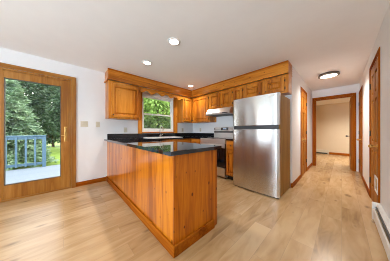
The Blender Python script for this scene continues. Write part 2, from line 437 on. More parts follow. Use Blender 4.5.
# patio door opening Y -1.55..0.10, z 0..2.06 ; kitchen window opening Y 1.478..2.45, z 1.065..2.05
PD0, PD1, PDZ = -1.62, 0.112, 2.062
KW0, KW1, KZ0, KZ1 = 1.478, 2.45, 1.065, 2.05
struct('wall_left', [(XL - T, XL, YB - T, PD0, 0, CE), (XL - T, XL, PD0, PD1, PDZ, CE), (XL - T, XL, PD1, KW0, 0, CE),
                     (XL - T, XL, KW0, KW1, 0, KZ0), (XL - T, XL, KW0, KW1, KZ1, CE), (XL - T, XL, KW1, YK + T, 0, CE)],
       wall_m, 'white wall with the glass patio door and kitchen window', 'wall')
struct('wall_back', [(XL, XH - T, YK, YK + T, 0, CE)], wall_m, 'white kitchen wall behind the range and fridge', 'wall')
LD0, LD1 = 4.06, 4.74        # left hall door opening
DZ = 2.065
struct('wall_hall_left', [(XH - T, XH, YK + T, LD0, 0, CE), (XH - T, XH, LD0, LD1, DZ, CE), (XH - T, XH, LD1, YE, 0, CE)],
       wall_m, 'white hallway wall on the fridge side', 'wall')
RD0, RD1 = 2.895, 3.62       # right hall door with pet flap
ED0, ED1 = 5.00, 5.685        # right hall door near the far end
struct('wall_right', [(XR, XR + T, YB - T, RD0, 0, CE), (XR, XR + T, RD0, RD1, DZ, CE), (XR, XR + T, RD1, ED0, 0, CE),
                      (XR, XR + T, ED0, ED1, DZ, CE), (XR, XR + T, ED1, YE, 0, CE)],
       wall_m, 'white wall with the panelled door and heater', 'wall')
EO0, EO1 = -0.575, 0.205     # hall end opening
struct('wall_hall_end', [(XH - T, EO0, YE, YE + T, 0, CE), (EO1, XR + T, YE, YE + T, 0, CE), (EO0, EO1, YE, YE + T, DZ, CE)],
       wall_m, 'white wall framing the opening at hallway end', 'wall')
struct('wall_far', [(-2.2, 2.6, YF, YF + T, 0, CE)], beige_m, 'beige far wall of the room past the hallway', 'wall')
struct('wall_far_left', [(-2.2 - T, -2.2, YE + T, YF, 0, CE), (-2.2, XH - T, YE, YE + T, 0, CE)], beige_m, 'beige left wall of the room past the hallway', 'wall')
struct('wall_far_right', [(2.48, 2.6, YE + T, YF, 0, CE), (XR + T, 2.6, YE, YE + T, 0, CE)], beige_m, 'beige right wall of the room past the hallway', 'wall')
# wall behind the camera with two added openings for the fill light
WB = [(-3.2, -1.9), (-1.4, -0.1)]
bwin = [(XL, -3.2), (-1.9, -1.4), (-0.1, XR)]
struct('wall_rear', [(a, b, YB - T, YB, 0, CE) for a, b in bwin] + [(a, b, YB - T, YB, 0, 0.82) for a, b in WB] + [(a, b, YB - T, YB, 2.08, CE) for a, b in WB],
       wall_m, 'white wall behind the viewer with two windows', 'wall')

# baseboards
def baseboard(name, boxes, label, ax):
    struct(name, boxes, trim[ax], label, 'baseboard', 0.004)
BH = 0.085
baseboard('baseboard_left', [(XL, XL + 0.014, 0.175, 0.676, 0, BH)], 'brown baseboard between patio door and peninsula', 'Y')
baseboard('baseboard_rear_left', [(XL, XL + 0.014, YB, -1.69, 0, BH)], 'brown baseboard left of the patio door', 'Y')
baseboard('baseboard_hall_left', [(XH, XH + 0.014, YK - 0.09, 3.995, 0, BH), (XH - 0.02, XH + 0.014, YK - 0.104, YK - 0.09, 0, BH)], 'brown baseboard from fridge to first hall door', 'Y')
baseboard('baseboard_hall_left_end', [(XH, XH + 0.014, 4.806, YE - 0.016, 0, BH)], 'short brown baseboard past the left hall door', 'Y')
baseboard('baseboard_right', [(XR - 0.014, XR, 3.688, 4.93, 0, BH)], 'brown baseboard between the two right hall doors', 'Y')
baseboard('baseboard_far', [(-0.405, 2.4, YF - 0.014, YF, 0, 0.10)], 'brown baseboard on beige far wall', 'X')
baseboard('baseboard_rear', [(XL + 0.016, XR - 0.016, YB, YB + 0.014, 0, BH)], 'brown baseboard behind the viewer', 'X')
# drywall return closing the fridge alcove
struct('wall_fridge_return', [(XH - T, XH, YK - 0.09, YK + T, 0, CE)], wall_m, 'narrow white wall end beside the fridge', 'wall')

def casing(F, u0, u1, v1, wid, mats, horiz, parent, th=0.02, v0=0.0):
    bm = bmesh.new()
    fbox(bm, F, u0 - wid, u0, v0, v1 + wid, 0.0005, th); fbox(bm, F, u1, u1 + wid, v0, v1 + wid, 0.0005, th)
    fbox(bm, F, u0 - wid + .012, u0 - .02, v0, v1 + wid - .012, th, th + .006); fbox(bm, F, u1 + .02, u1 + wid - .012, v0, v1 + wid - .012, th, th + .006)
    mk('side_casing', bm, mats['Z'], parent, 0.003)
    bm = bmesh.new(); fbox(bm, F, u0, u1, v1, v1 + wid, 0.0005, th); fbox(bm, F, u0, u1, v1 + .02, v1 + wid - .012, th, th + .006)
    mk('head_casing', bm, mats[horiz], parent, 0.003)

# ------------------------------------------------------------------ patio door (left wall)
pdoor = thing('door_1', (XL, PD1, 0), 'oak sliding glass patio door opening to the blue deck', 'door', kind='structure')
F = face_left(XL)
casing(F, PD0, PD1, PDZ, 0.062, oak, 'Y', pdoor, 0.024)
bm = bmesh.new()
for (a, b, c, d) in ((PD0, PD0 + .03, 0, PDZ), (PD1 - .03, PD1, 0, PDZ), (PD0 + .03, PD1 - .03, PDZ - .03, PDZ)):
    fbox(bm, F, a, b, c, d, -T, 0.0)
mk('jamb', bm, oak['Z'], pdoor, 0.002)
bm = bmesh.new(); fbox(bm, F, PD0 + .03, PD1 - .03, 0.0, 0.022, -T, 0.0); mk('threshold', bm, oak['Y'], pdoor, 0.002)
def sash(u0, u1, w0, w1, name):
    bm = bmesh.new()
    g0, g1, gz0, gz1 = u0 + 0.118, u1 - 0.118, 0.245, 1.915
    fbox(bm, F, u0, g0, 0.022, PDZ - .03, w0, w1); fbox(bm, F, g1, u1, 0.022, PDZ - .03, w0, w1)
    fbox(bm, F, g0, g1, 0.022, gz0, w0, w1); fbox(bm, F, g0, g1, gz1, PDZ - .03, w0, w1)
    s = mk(name, bm, oak['Z'], pdoor, 0.004)
    bm = bmesh.new()
    for (a, b, c, d) in ((g0, g0 + .01, gz0, gz1), (g1 - .01, g1, gz0, gz1), (g0, g1, gz0, gz0 + .01), (g0, g1, gz1 - .01, gz1)):
        fbox(bm, F, a, b, c, d, w0 + .008, w1 + .004)
    mk('glazing_bead', bm, bronze_m, s)
    bm = bmesh.new(); fbox(bm, F, g0, g1, gz0, gz1, (w0 + w1) / 2 - .004, (w0 + w1) / 2 + .004); mk('glass', bm, glass_m, s)
    return s
slid = sash(-0.785, 0.083, -0.055, -0.012, 'sliding_panel')
sash(-1.59, -0.72, -0.105, -0.062, 'fixed_panel')
bm = bmesh.new(); fbox(bm, F, 0.012, 0.052, 0.88, 1.17, -0.012, -0.002)
tube(bm, [F(0.032, 0.91, -0.002), F(0.032, 0.92, 0.025), F(0.032, 0.97, 0.034), F(0.032, 1.08, 0.034), F(0.032, 1.13, 0.025), F(0.032, 1.14, -0.002)], 0.009)
mk('handle', bm, brass_m, slid, 0.002, label='brass pull handle')
bm = bmesh.new(); fbox(bm, F, -0.03, 0.028, 0.995, 1.012, 0.0, 0.012); mk('latch_lever', bm, brass_m, slid, 0.003)

# ------------------------------------------------------------------ kitchen window
kw = thing('window_1', (XL, KW0, KZ0), 'white double-hung window above the kitchen sink', 'window', kind='structure')
bm = bmesh.new()
for (a, b, c, d) in ((KW0, KW0 + .02, KZ0, KZ1), (KW1 - .02, KW1, KZ0, KZ1), (KW0 + .02, KW1 - .02, KZ1 - .02, KZ1), (KW0 + .02, KW1 - .02, KZ0, KZ0 + .02)):
    fbox(bm, F, a, b, c, d, -T, 0.0)
mk('jamb', bm, white_m, kw, 0.002)
def wsash(name, z0, z1, w0, w1, s=0.045, bot=0.06):
    bm = bmesh.new(); a, b = KW0 + .02, KW1 - .02
    fbox(bm, F, a, a + s, z0, z1, w0, w1); fbox(bm, F, b - s, b, z0, z1, w0, w1)
    fbox(bm, F, a + s, b - s, z0, z0 + bot, w0, w1); fbox(bm, F, a + s, b - s, z1 - s, z1, w0, w1)
    q = mk(name, bm, white_m, kw, 0.003)
    bm = bmesh.new(); fbox(bm, F, a + s, b - s, z0 + bot, z1 - s, (w0 + w1) / 2 - .003, (w0 + w1) / 2 + .003); mk('glass', bm, glass_m, q)
    return q
wsash('upper_sash', 1.53, KZ1 - .02, -0.085, -0.055, bot=0.035)
lows = wsash('lower_sash', KZ0 + .02, 1.565, -0.05, -0.02, s=0.04, bot=0.075)
bm = bmesh.new(); fbox(bm, F, 1.94, 1.99, 1.565, 1.575, -0.045, -0.012); ball(bm, F(1.965, 1.578, -0.03), 0.012); mk('sash_lock', bm, white_m, lows)
bm = bmesh.new(); fbox(bm, F, KW0 + .03, KW1 - .03, KZ0 + .03, 1.53, -0.112, -0.110); mk('insect_screen', bm, screen_m, kw, label='grey insect screen over the lower half')
bm = bmesh.new()
fbox(bm, F, 1.372, KW0, 1.02, KZ1 + .08, 0.0005, 0.018); fbox(bm, F, KW1, 2.596, 1.02, KZ1 + .08, 0.0005, 0.018)
mk('side_casing', bm, cab['Z'], kw, 0.003)
bm = bmesh.new(); fbox(bm, F, KW0, KW1, KZ1, KZ1 + .08, 0.0005, 0.018); mk('head_casing', bm, white_m, kw, 0.003, label='white head casing')
bm = bmesh.new(); fbox(bm, F, KW0, KW1, 1.035, KZ0, 0.0005, 0.03); mk('sill', bm, cab['Y'], kw, 0.004)

# ------------------------------------------------------------------ hall doors and opening
def hall_door(name, F, wallax, u0, u1, label, knob_u, hinge_u, mats=doorwood, pet=None):
    d = thing(name, F((u0 + u1) / 2, 0, 0), label, 'door', kind='structure')
    casing(F, u0, u1, DZ, 0.064, trim, 'Y', d, 0.008)
    bm = bmesh.new()
    fbox(bm, F, u0, u0 + .018, 0, DZ, -T + .001, 0.0); fbox(bm, F, u1 - .018, u1, 0, DZ, -T + .001, 0.0); fbox(bm, F, u0 + .018, u1 - .018, DZ - .018, DZ, -T + .001, 0.0)
    mk('jamb', bm, trim['Z'], d, 0.002)
    a, b = u0 + .02, u1 - .02; z0, z1 = 0.008, DZ - .02
    W0, W1 = -0.031, 0.005
    st = 0.105; mid = (a + b) / 2; mm = 0.05
    rails = [(z0, 0.23), (0.80, 0.93), (1.55, 1.64), (z1 - 0.11, z1)]
    bm = bmesh.new()
    fbox(bm, F, a, a + st, z0, z1, W0, W1); fbox(bm, F, b - st, b, z0, z1, W0, W1); fbox(bm, F, mid - mm, mid + mm, z0, z1, W0, W1)
    for (c, e) in rails:
        fbox(bm, F, a + st, mid - mm, c, e, W0, W1); fbox(bm, F, mid + mm, b - st, c, e, W0, W1)
    slab = mk('slab', bm, mats['Z'], d, 0.003)
    for i in range(3):
        for (p0, p1) in ((a + st, mid - mm), (mid + mm, b - st)):
            bm = bmesh.new(); c, e = rails[i][1], rails[i + 1][0]
            fbox(bm, F, p0 - .004, p1 + .004, c - .004, e + .004, W0 + .01, W1 - .016)
            raised(bm, F, p0 + .012, p1 - .012, c + .012, e - .012, W1 - .016, W1 - .003, 0.030)
            mk('raised_panel', bm, mats['Z'], slab)
    bm = bmesh.new(); cyl(bm, F(knob_u, 0.885, W1), F(knob_u, 0.885, W1 + .006), 0.032, seg=20)
    cyl(bm, F(knob_u, 0.885, W1 + .004), F(knob_u, 0.885, W1 + .045), 0.012, seg=14); ball(bm, F(knob_u, 0.885, W1 + .056), 0.024, seg=16)
    mk('knob', bm, brass_m, slab, smooth=True, label='round brass knob')
    for z in (0.3, 1.05, 1.80):
        bm = bmesh.new(); cyl(bm, F(hinge_u, z - .045, W1 + .006), F(hinge_u, z + .045, W1 + .006), 0.009, seg=10); mk('hinge', bm, iron_m, slab)
    if pet:
        p0, p1, c, e = pet
        bm = bmesh.new()
        for (q0, q1, r0, r1) in ((p0, p0 + .028, c, e), (p1 - .028, p1, c, e), (p0 + .028, p1 - .028, c, c + .03), (p0 + .028, p1 - .028, e - .03, e)):
            fbox(bm, F, q0, q1, r0, r1, W1 - .002, W1 + .005)
        pf = mk('pet_flap_frame', bm, white_m, slab, 0.004, label='white plastic pet door frame')
        bm = bmesh.new(); fbox(bm, F, p0 + .028, p1 - .028, c + .03, e - .03, W1 - .002, W1 + .002); mk('pet_flap', bm, blackg_m, slab, label='dark pet door flap')
    return d
hall_door('door_2', face_right(XR), 'Y', RD0, RD1, 'pine panelled hall door with white pet flap near heater', RD0 + .085, RD1 - .018, pet=(2.955, 3.185, 0.255, 0.475))
hall_door('door_3', face_left(XH), 'Y', LD0, LD1, 'pine door on the left hallway wall past the fridge', LD0 + .085, LD1 - .018)
hall_door('door_4', face_right(XR), 'Y', ED0, ED1, 'pine door on the right hallway wall beside end opening', ED0 + .085, ED1 - .018)

eo = thing('trim_1', ((EO0 + EO1) / 2, YE, 0), 'brown wood casing around the hallway end opening', 'door frame', kind='structure')
FE = face_front(YE)
casing(FE, EO0, EO1, DZ, 0.066, trim, 'X', eo, 0.018)
bm = bmesh.new()
fbox(bm, FE, EO0, EO0 + .018, 0, DZ, -T - .001, 0); fbox(bm, FE, EO1 - .018, EO1, 0, DZ, -T - .001, 0); fbox(bm, FE, EO0 + .018, EO1 - .018, DZ - .018, DZ, -T - .001, 0)
mk('jamb', bm, trim['Z'], eo, 0.002)
od = thing('door_5', (EO1 - .02, YE + T + .02, 0), 'pine door standing open inside the far beige room', 'door', kind='structure')
FO = face_right(EO1 - .034)
bm = bmesh.new(); fbox(bm, FO, YE + T + .02, YE + T + .74, 0.01, DZ - .02, -0.036, 0.0); sl = mk('slab', bm, doorwood['Z'], od, 0.003)
bm = bmesh.new(); cyl(bm, FO(YE + T + .68, 0.93, 0), FO(YE + T + .68, 0.93, .045), 0.012); ball(bm, FO(YE + T + .68, 0.93, .06), 0.028); mk('knob', bm, bronze_m, sl, smooth=True)
bm = bmesh.new(); 
for z in (0.3, 1.75): fbox(bm, FO, YE + T + .004, YE + T + .02, z, z + .09, 0.0, 0.004)
mk('hinge', bm, brass_m, sl)

# unseen rear windows, made up so the fill light has a source
for i, (a, b) in enumerate(WB):
    w = thing('window_%d' % (i + 2), ((a + b) / 2, YB, 0.82), ('rear window nearer the patio door', 'rear window nearer the heater wall')[i], 'window', kind='structure')
    bm = bmesh.new()
    for (c, d, e, f) in ((a, a + .05, .82, 2.08), (b - .05, b, .82, 2.08), (a + .05, b - .05, .82, .87), (a + .05, b - .05, 2.03, 2.08), (a + .05, b - .05, 1.43, 1.47)):
        bx(bm, c, d, YB - .09, YB - .04, e, f)
    mk('window_frame', bm, white_m, w, 0.003)
    bm = bmesh.new(); bx(bm, a + .05, b - .05, YB - .068, YB - .062, .87, 2.03); mk('glass', bm, glass_m, w)
    bm = bmesh.new()
    for (c, d, e, f) in ((a - .065, a, .76, 2.145), (b, b + .065, .76, 2.145), (a, b, .755, .82), (a, b, 2.08, 2.145)): bx(bm, c, d, YB + .0005, YB + .018, e, f)
    mk('casing', bm, trim['Z'], w, 0.003)

# ------------------------------------------------------------------ soffit board above the cabinets
SX, SY, SR = -3.235, 2.93, -0.657
SB = 2.145
sof = thing('cabinet_soffit', (SX, SY, CE), 'long honey pine soffit board capping all the upper cabinets', 'soffit')
def lpath(name, dx, z0, z1, th, y0, mats, ends):
    # strip following the cabinet fronts: left run then back run, grain along each run
    bm = bmesh.new(); bx(bm, SX + dx - th, SX + dx, y0, SY - dx - .0002, z0, z1)
    if ends: bx(bm, XL + .001, SX + dx - th, y0, y0 + max(th, .018), z0, z1)
    mk(name, bm, mats['Y'], sof, min(.005, th * .2))
    bm = bmesh.new(); bx(bm, SX + dx - th, SR, SY - dx, SY - dx + th, z0, z1)
    if ends: bx(bm, SR - .02, SR, SY - dx + th, YK - .001, z0, z1)
    mk(name, bm, mats['X'], sof, min(.005, th * .2))
lpath('fascia_board', 0, SB, CE - .001, 0.02, 0.655, cab, True)
lpath('lower_moulding', 0.018, SB - .012, SB + .014, 0.0178, 0.637, cab, True)
lpath('upper_moulding', 0.012, CE - .026, CE - .001, 0.0118, 0.643, trim, False)

# ------------------------------------------------------------------ upper cabinets
UX = SX - 0.028           # face frame plane, left run
UY = SY + 0.028           # face frame plane, back run
UT = SB - .013            # cabinet top
def upper_left(y0, y1, z0, doors, label, endmat='Z'):
    c = thing('wall_cabinet', (XL, (y0 + y1) / 2, z0), label, 'cabinet', 'honey pine wall cabinets')
    part('carcass', [(XL + .001, UX - .02, y0, y1, z0, UT)], cab['Z'], c)
    part('face_frame', [(UX - .02, UX, y0, y1, z0, UT)], cab['Z'], c, 0.002)
    for (a, b, h) in doors:
        cab_door(face_left(UX), a, b, z0 + .035, UT - .05, cab, c, hinge=h, knob=((b - .03) if h < (a + b) / 2 else (a + .03), z0 + .075))
    return c
def upper_back(x0, x1, z0, doors, label, knobs=True):
    c = thing('wall_cabinet', ((x0 + x1) / 2, YK, z0), label, 'cabinet', 'honey pine wall cabinets')
    part('carcass', [(x0, x1, UY + .02, YK - .001, z0, UT)], cab['Z'], c)
    part('face_frame', [(x0, x1, UY, UY + .02, z0, UT)], cab['Z'], c, 0.002)
    for (a, b, h) in doors:
        cab_door(face_front(UY), a, b, z0 + .03, UT - .05, cab, c, hinge=h, knob=((b - .03) if h < (a + b) / 2 else (a + .03), z0 + .075), st=0.058 if b - a > .25 else .045)
    return c
upper_left(0.665, 1.33, 1.352, [(0.71, 1.285, 1.285)], 'single-door honey pine wall cabinet left of the kitchen window')
upper_left(2.60, UY - .001, 1.352, [(2.64, UY - .03, 2.64)], 'narrow honey pine wall cabinet just right of the kitchen window')
X_hood0, X_hood1, X_nar1 = -2.54, -1.79, -1.52
upper_back(UX + .001, X_hood0, 1.345, [(-3.20, -2.575, -2.575)], 'tall honey pine corner wall cabinet left of the range hood')
upper_back(X_hood0 + .001, X_hood1, 1.675, [(-2.515, -2.18, -2.515), (-2.12, -1.815, -1.815)], 'short two-door honey pine cabinet above the range hood')
upper_back(X_hood1 + .001, X_nar1, 1.345, [(-1.765, -1.545, -1.545)], 'narrow honey pine wall cabinet between range hood and fridge')
upper_back(X_nar1 + .001, SR - .004, 1.79, [(-1.495, -1.125, -1.495), (-1.065, -0.72, -0.72)], 'wide two-door honey pine cabinet above the fridge')

# scalloped valance between the two window cabinets
pts = []
N = 60
for i in range(N + 1):
    u = 1.332 + (2.598 - 1.332) * i / N
    s = (u - 1.332) / (2.598 - 1.332)
    env = 2.035 - 0.005 * cos(2 * pi * s)
    v = env + 0.032 * cos(2 * pi * (s * 4.5) - pi) * (1 if 0.03 < s < .97 else 0.5)
    pts.append((u, v))
poly = pts + [(2.598, UT + .0), (1.332, UT + .0)]
bm = bmesh.new()
prism(bm, poly, lambda u, v: (UX - .018, u, v), lambda u, v: (UX + .0, u, v))
va = mk('window_valance', bm, cab['Y'])
tag(va, 'scalloped honey pine valance above the kitchen window', 'valance')

# ------------------------------------------------------------------ base cabinets
BX = -2.955               # face of the left run
PY0, PY1, PX1 = 0.698, 1.30, -1.0
CT0, CT1 = 0.878, 0.915
pn = thing('peninsula_cabinet', (-2.2, 1.0, 0), 'orange knotty pine peninsula with plain back and end panels', 'cabinet')
part('back_panel', [(XL + .002, PX1 - .019, PY0, PY0 + .019, 0.002, CT0 - .001)], pen['X'], pn, 0.002)
part('end_panel', [(PX1 - .019, PX1, PY0, PY1, 0.002, CT0 - .001)], pen['Y'], pn, 0.002)
part('carcass', [(BX, PX1 - .02, PY0 + .02, PY1 - .02, 0.10, CT0 - .001)], cab['X'], pn)
part('toe_kick', [(BX, PX1 - .02, PY0 + .02, PY1 - .075, 0.002, 0.10)], blackp_m, pn)
bm = bmesh.new()
bx(bm, XL + .002, PX1 + .022, PY0 - .020, PY0 - .0005, 0, 0.098); bx(bm, PX1 + .0005, PX1 + .022, PY0 - .0005, PY1 - .068, 0, 0.098)
mk('base_trim', bm, trim['X'], pn, 0.006)
Fk = lambda u, v, w: (u, PY1 - .02 + w, v)
xs = [-2.93, -2.49, -2.05, -1.61, -1.05]
for a, b in zip(xs[:-1], xs[1:]):
    cab_door(Fk, a + .02, b - .02, 0.13, 0.84, cab, pn, hinge=a + .02, knob=(b - .05, 0.78))

sk = thing('base_cabinet', (XL, 2.0, 0), 'pine sink base cabinet run under the kitchen window', 'cabinet', 'pine base cabinets')
part('carcass', [(XL + .002, BX - .02, PY0 + .022, YK - .002, 0.10, CT0 - .20), (BX - .04, BX - .02, PY1, 2.66, .1, CT0 - .001)], cab['Z'], sk)
part('face_frame', [(BX - .02, BX, PY1, 2.66, 0.10, CT0 - .001)], cab['Z'], sk)
part('toe_kick', [(XL + .002, BX - .07, PY0 + .022, YK - .002, 0.002, 0.10)], blackp_m, sk)
for a, b in ((1.32, 1.62), (1.66, 2.10), (2.14, 2.58)):
    cab_door(face_left(BX), a, b, 0.13, 0.66, cab, sk, hinge=a, knob=(b - .03, 0.61))
    bm = bmesh.new(); fbox(bm, face_left(BX), a, b, 0.69, 0.85, 0, .02); dr = mk('drawer', bm, cab['Y'], sk, .004)
    bm = bmesh.new(); ball(bm, face_left(BX)((a + b) / 2, .77, .036), .0135); cyl(bm, face_left(BX)((a + b) / 2, .77, .02), face_left(BX)((a + b) / 2, .77, .034), .006); mk('knob', bm, iron_m, dr, smooth=True)
FBY = 2.655
def base_back(x0, x1, label, du0, du1):
    c = thing('base_cabinet', ((x0 + x1) / 2, YK, 0), label, 'cabinet', 'pine base cabinets')
    part('carcass', [(x0, x1, FBY + .02, YK - .003, 0.10, CT0 - .001)], cab['Z'], c)
    part('face_frame', [(x0, x1, FBY, FBY + .02, 0.10, CT0 - .001)], cab['Z'], c)
    part('toe_kick', [(x0, x1, FBY + .07, YK - .003, 0.002, 0.10)], blackp_m, c)
    Fb = face_front(FBY)
    cab_door(Fb, du0, du1, 0.12, 0.66, cab, c, hinge=du0, knob=(du1 - .03, 0.61), st=.045)
    bm = bmesh.new(); fbox(bm, Fb, du0, du1, 0.69, 0.855, 0, .02); dr = mk('drawer', bm, cab['X'], c, .004)
    bm = bmesh.new(); u = (du0 + du1) / 2; ball(bm, Fb(u, .77, .036), .0135); cyl(bm, Fb(u, .77, .02), Fb(u, .77, .034), .006); mk('knob', bm, iron_m, dr, smooth=True)
base_back(BX + .002, -2.572, 'narrow pine corner base cabinet left of the range', -2.93, -2.60)
base_back(-1.782, -1.512, 'narrow pine base cabinet between range and fridge', -1.762, -1.532)

# ------------------------------------------------------------------ granite worktops
ct = thing('countertop', (-2.2, 1.0, CT0), 'polished black granite worktop over peninsula and sink run', 'countertop')
SKX0, SKX1, SKY0, SKY1 = -3.46, -3.03, 1.50, 2.36    # sink cut-out
bm = bmesh.new()
bx(bm, XL + .001, -0.968, 0.642, 1.346, CT0, CT1)
bx(bm, XL + .001, -2.93, 1.346, SKY0, CT0, CT1); bx(bm, XL + .001, SKX0, SKY0, SKY1, CT0, CT1); bx(bm, SKX1, -2.93, SKY0, SKY1, CT0, CT1)
bx(bm, XL + .001, -2.93, SKY1, 2.63, CT0, CT1); bx(bm, XL + .001, -2.568, 2.63, YK - .001, CT0, CT1)
bmesh.ops.remove_doubles(bm, verts=bm.verts, dist=1e-5)
mk('slab', bm, gran_m, ct, 0.0)
bm = bmesh.new(); bx(bm, XL + .001, XL + .021, 0.70, YK - .001, CT1 + .0005, 1.026); bx(bm, XL + .021, -2.568, YK - .021, YK - .001, CT1 + .0005, 1.026)
mk('backsplash', bm, gran_m, ct, 0.002)
c2 = thing('countertop', (-1.64, 3, CT0), 'small black granite worktop between range and fridge', 'countertop')
part('slab', [(-1.783, -1.510, 2.63, YK - .001, CT0, CT1)], gran_m, c2, .003)
part('backsplash', [(-1.783, -1.510, YK - .021, YK - .001, CT1 + .0005, 1.026)], gran_m, c2, .002)

# sink and faucet
sink = thing('sink', ((SKX0 + SKX1) / 2, 1.97, CT0), 'pale drop-in kitchen sink set in black worktop below the window', 'sink')
bm = bmesh.new()
for (a, b, c, d) in ((SKX0 - .02, SKX0 + .015, SKY0 - .02, SKY1 + .02), (SKX1 - .015, SKX1 + .02, SKY0 - .02, SKY1 + .02), (SKX0 + .015, SKX1 - .015, SKY0 - .02, SKY0 + .015), (SKX0 + .015, SKX1 - .015, SKY1 - .015, SKY1 + .02)):
    bx(bm, a, b, c, d, CT1 + .0005, CT1 + .014)
mk('rim', bm, white_m, sink, .001)
bm = bmesh.new(); a, b, c, d = SKX0 + .003, SKX1 - .003, SKY0 + .003, SKY1 - .003
bx(bm, a, b, c, d, CT1 - .18, CT1 - .175)
bx(bm, a, a + .004, c, d, CT1 - .175, CT1); bx(bm, b - .004, b, c, d, CT1 - .175, CT1); bx(bm, a + .004, b - .004, c, c + .004, CT1 - .175, CT1); bx(bm, a + .004, b - .004, d - .004, d, CT1 - .175, CT1)
mk('basin', bm, white_m, sink)
fau = thing('faucet', (-3.515, 1.97, CT1), 'chrome gooseneck kitchen faucet in front of the window', 'faucet')
bm = bmesh.new(); lathe(bm, (-3.515, 1.97, CT1), [(.022, 0.0005), (.022, .008), (.018, .016), (.016, .06)]); mk('base', bm, chrome_m, fau, smooth=True)
bm = bmesh.new()
arc = [(-3.515, 1.97, CT1 + .05), (-3.515, 1.97, CT1 + .22)] + [(-3.515 + .085 - .085 * cos(t), 1.97, CT1 + .22 + .085 * sin(t)) for t in [pi * k / 10 for k in range(1, 11)]] + [(-3.345, 1.97, CT1 + .17)]
tube(bm, arc, .0115); mk('spout', bm, chrome_m, fau, smooth=True)
bm = bmesh.new(); tube(bm, [(-3.515, 1.985, CT1 + .05), (-3.515, 2.02, CT1 + .06), (-3.495, 2.06, CT1 + .09)], [.010, .008, .006]); mk('handle', bm, chrome_m, fau, smooth=True)

# ------------------------------------------------------------------ range hood
hd = thing('range_hood', ((X_hood0 + X_hood1) / 2, YK, 1.55), 'stainless under-cabinet range hood above the range', 'range hood')
bm = bmesh.new()
hp = [(YK - .001, 1.672), (2.885, 1.672), (2.805, 1.565), (2.795, 1.552), (2.795, 1.512), (2.81, 1.505), (YK - .001, 1.505)]
prism(bm, hp, lambda y, z: (X_hood0 + .004, y, z), lambda y, z: (X_hood1 - .004, y, z)); mk('shell', bm, steel2_m, hd, .004)
part('filter', [(X_hood0 + .06, X_hood1 - .06, 2.86, 3.2, 1.498, 1.5045)], slot_m, hd, .001, 'dark grease filter')
part('control_strip', [(-2.0, -1.84, 2.791, 2.7945, 1.522, 1.542)], blackp_m, hd, 0, 'black control strip')

# ------------------------------------------------------------------ range
RX0, RX1, RY = -2.56, -1.79, 2.62
rg = thing('range', ((RX0 + RX1) / 2, 2.95, 0), 'stainless electric range between the narrow base cabinets', 'stove')
part('body', [(RX0, RX1, RY + .04, YK - .03, 0.03, 0.905)], steel2_m, rg, .003)
for x in (RX0 + .04, RX1 - .04):
    for y in (RY + .08, YK - .08):
        bm = bmesh.new(); cyl(bm, (x, y, 0), (x, y, .03), .018); mk('foot', bm, blackp_m, rg)
part('front_apron', [(RX0, RX1, RY, RY + .039, 0.80, 0.905)], steel2_m, rg, .004)
od_ = part('oven_door', [(RX0 + .004, RX1 - .004, RY - .005, RY + .038, 0.255, 0.795)], blackg_m, rg, .004, 'black glass oven door')
part('door_trim', [(RX0 + .004, RX1 - .004, RY - .009, RY - .005, 0.70, 0.795)], steel2_m, od_, .001)
bm = bmesh.new(); cyl(bm, (RX0 + .05, RY - .06, .755), (RX1 - .05, RY - .06, .755), .012)
for x in (RX0 + .08, RX1 - .08): cyl(bm, (x, RY - .009, .755), (x, RY - .06, .755), .009)
mk('handle', bm, steel2_m, od_, smooth=True, label='horizontal stainless oven handle')
part('storage_drawer', [(RX0 + .004, RX1 - .004, RY - .005, RY + .038, 0.06, 0.245)], steel2_m, rg, .004)
ck = part('cooktop', [(RX0 + .006, RX1 - .006, RY + .01, YK - .11, 0.9055, 0.914)], blackg_m, rg, .003, 'black glass cooktop')
for (x, y, r_) in ((-2.36, 2.80, .10), (-1.98, 2.80, .085), (-2.36, 3.03, .085), (-1.98, 3.03, .10)):
    bm = bmesh.new(); lathe(bm, (x, y, .9141), [(r_, 0), (r_, .0008), (r_ - .006, .0008), (r_ - .006, 0.0004)]); mk('burner_ring', bm, slot_m, ck)
bgd = part('backguard', [(RX0 + .002, RX1 - .002, YK - .10, YK - .03, 0.906, 1.205)], steel2_m, rg, .008)
part('vent_strip', [(RX0 + .012, RX1 - .012, YK - .104, YK - .1003, 1.045, 1.085)], blackp_m, bgd, .001, 'black strip under the control panel')
dp = part('display', [(-2.31, -2.07, YK - .104, YK - .1003, 1.11, 1.185)], blackg_m, bgd, .001, 'black control display')
for x in (-2.52, -2.45, -2.38, -1.99, -1.92):
    bm = bmesh.new(); cyl(bm, (x, YK - .1003, 1.15), (x, YK - .128, 1.15), .02, .016); mk('knob', bm, blackp_m if x == -2.52 else steel2_m, bgd, .002)
part('clock_digits', [(-2.235 + .028 * i, -2.217 + .028 * i, YK - .1055, YK - .1042, 1.138, 1.160) for i in range(4)], disp_m, bgd, 0)

# ------------------------------------------------------------------ refrigerator
FX0, FX1, FY, FZ = -1.500, -0.672, 2.448, 1.703
fr = thing('refrigerator', ((FX0 + FX1) / 2, 2.8, 0), 'tall stainless top-freezer refrigerator at end of kitchen', 'refrigerator')
part('body', [(FX0 + .002, FX1 - .002, FY + .075, 3.12, 0.022, FZ - .012)], fside_m, fr, .004, 'tan brown side')
def curved_door(name, z0, z1):
    bm = bmesh.new(); k = 24; fr_ = []
    for i in range(k + 1):
        s = i / k; x = FX0 + (FX1 - FX0) * s
        e = abs(2 * s - 1)
        y = FY + .016 * e ** 2 + (.012 * max(0, (e - .94) / .06) ** 2)
        fr_.append((x, y))
    prism(bm, fr_ + [(FX1, FY + .072), (FX0, FY + .072)], lambda x, y: (x, y, z0), lambda x, y: (x, y, z1))
    return mk(name, bm, steel_m, fr, .004)
fz = curved_door('freezer_door', 1.186, FZ)
fd = curved_door('fridge_door', 0.020, 1.118)
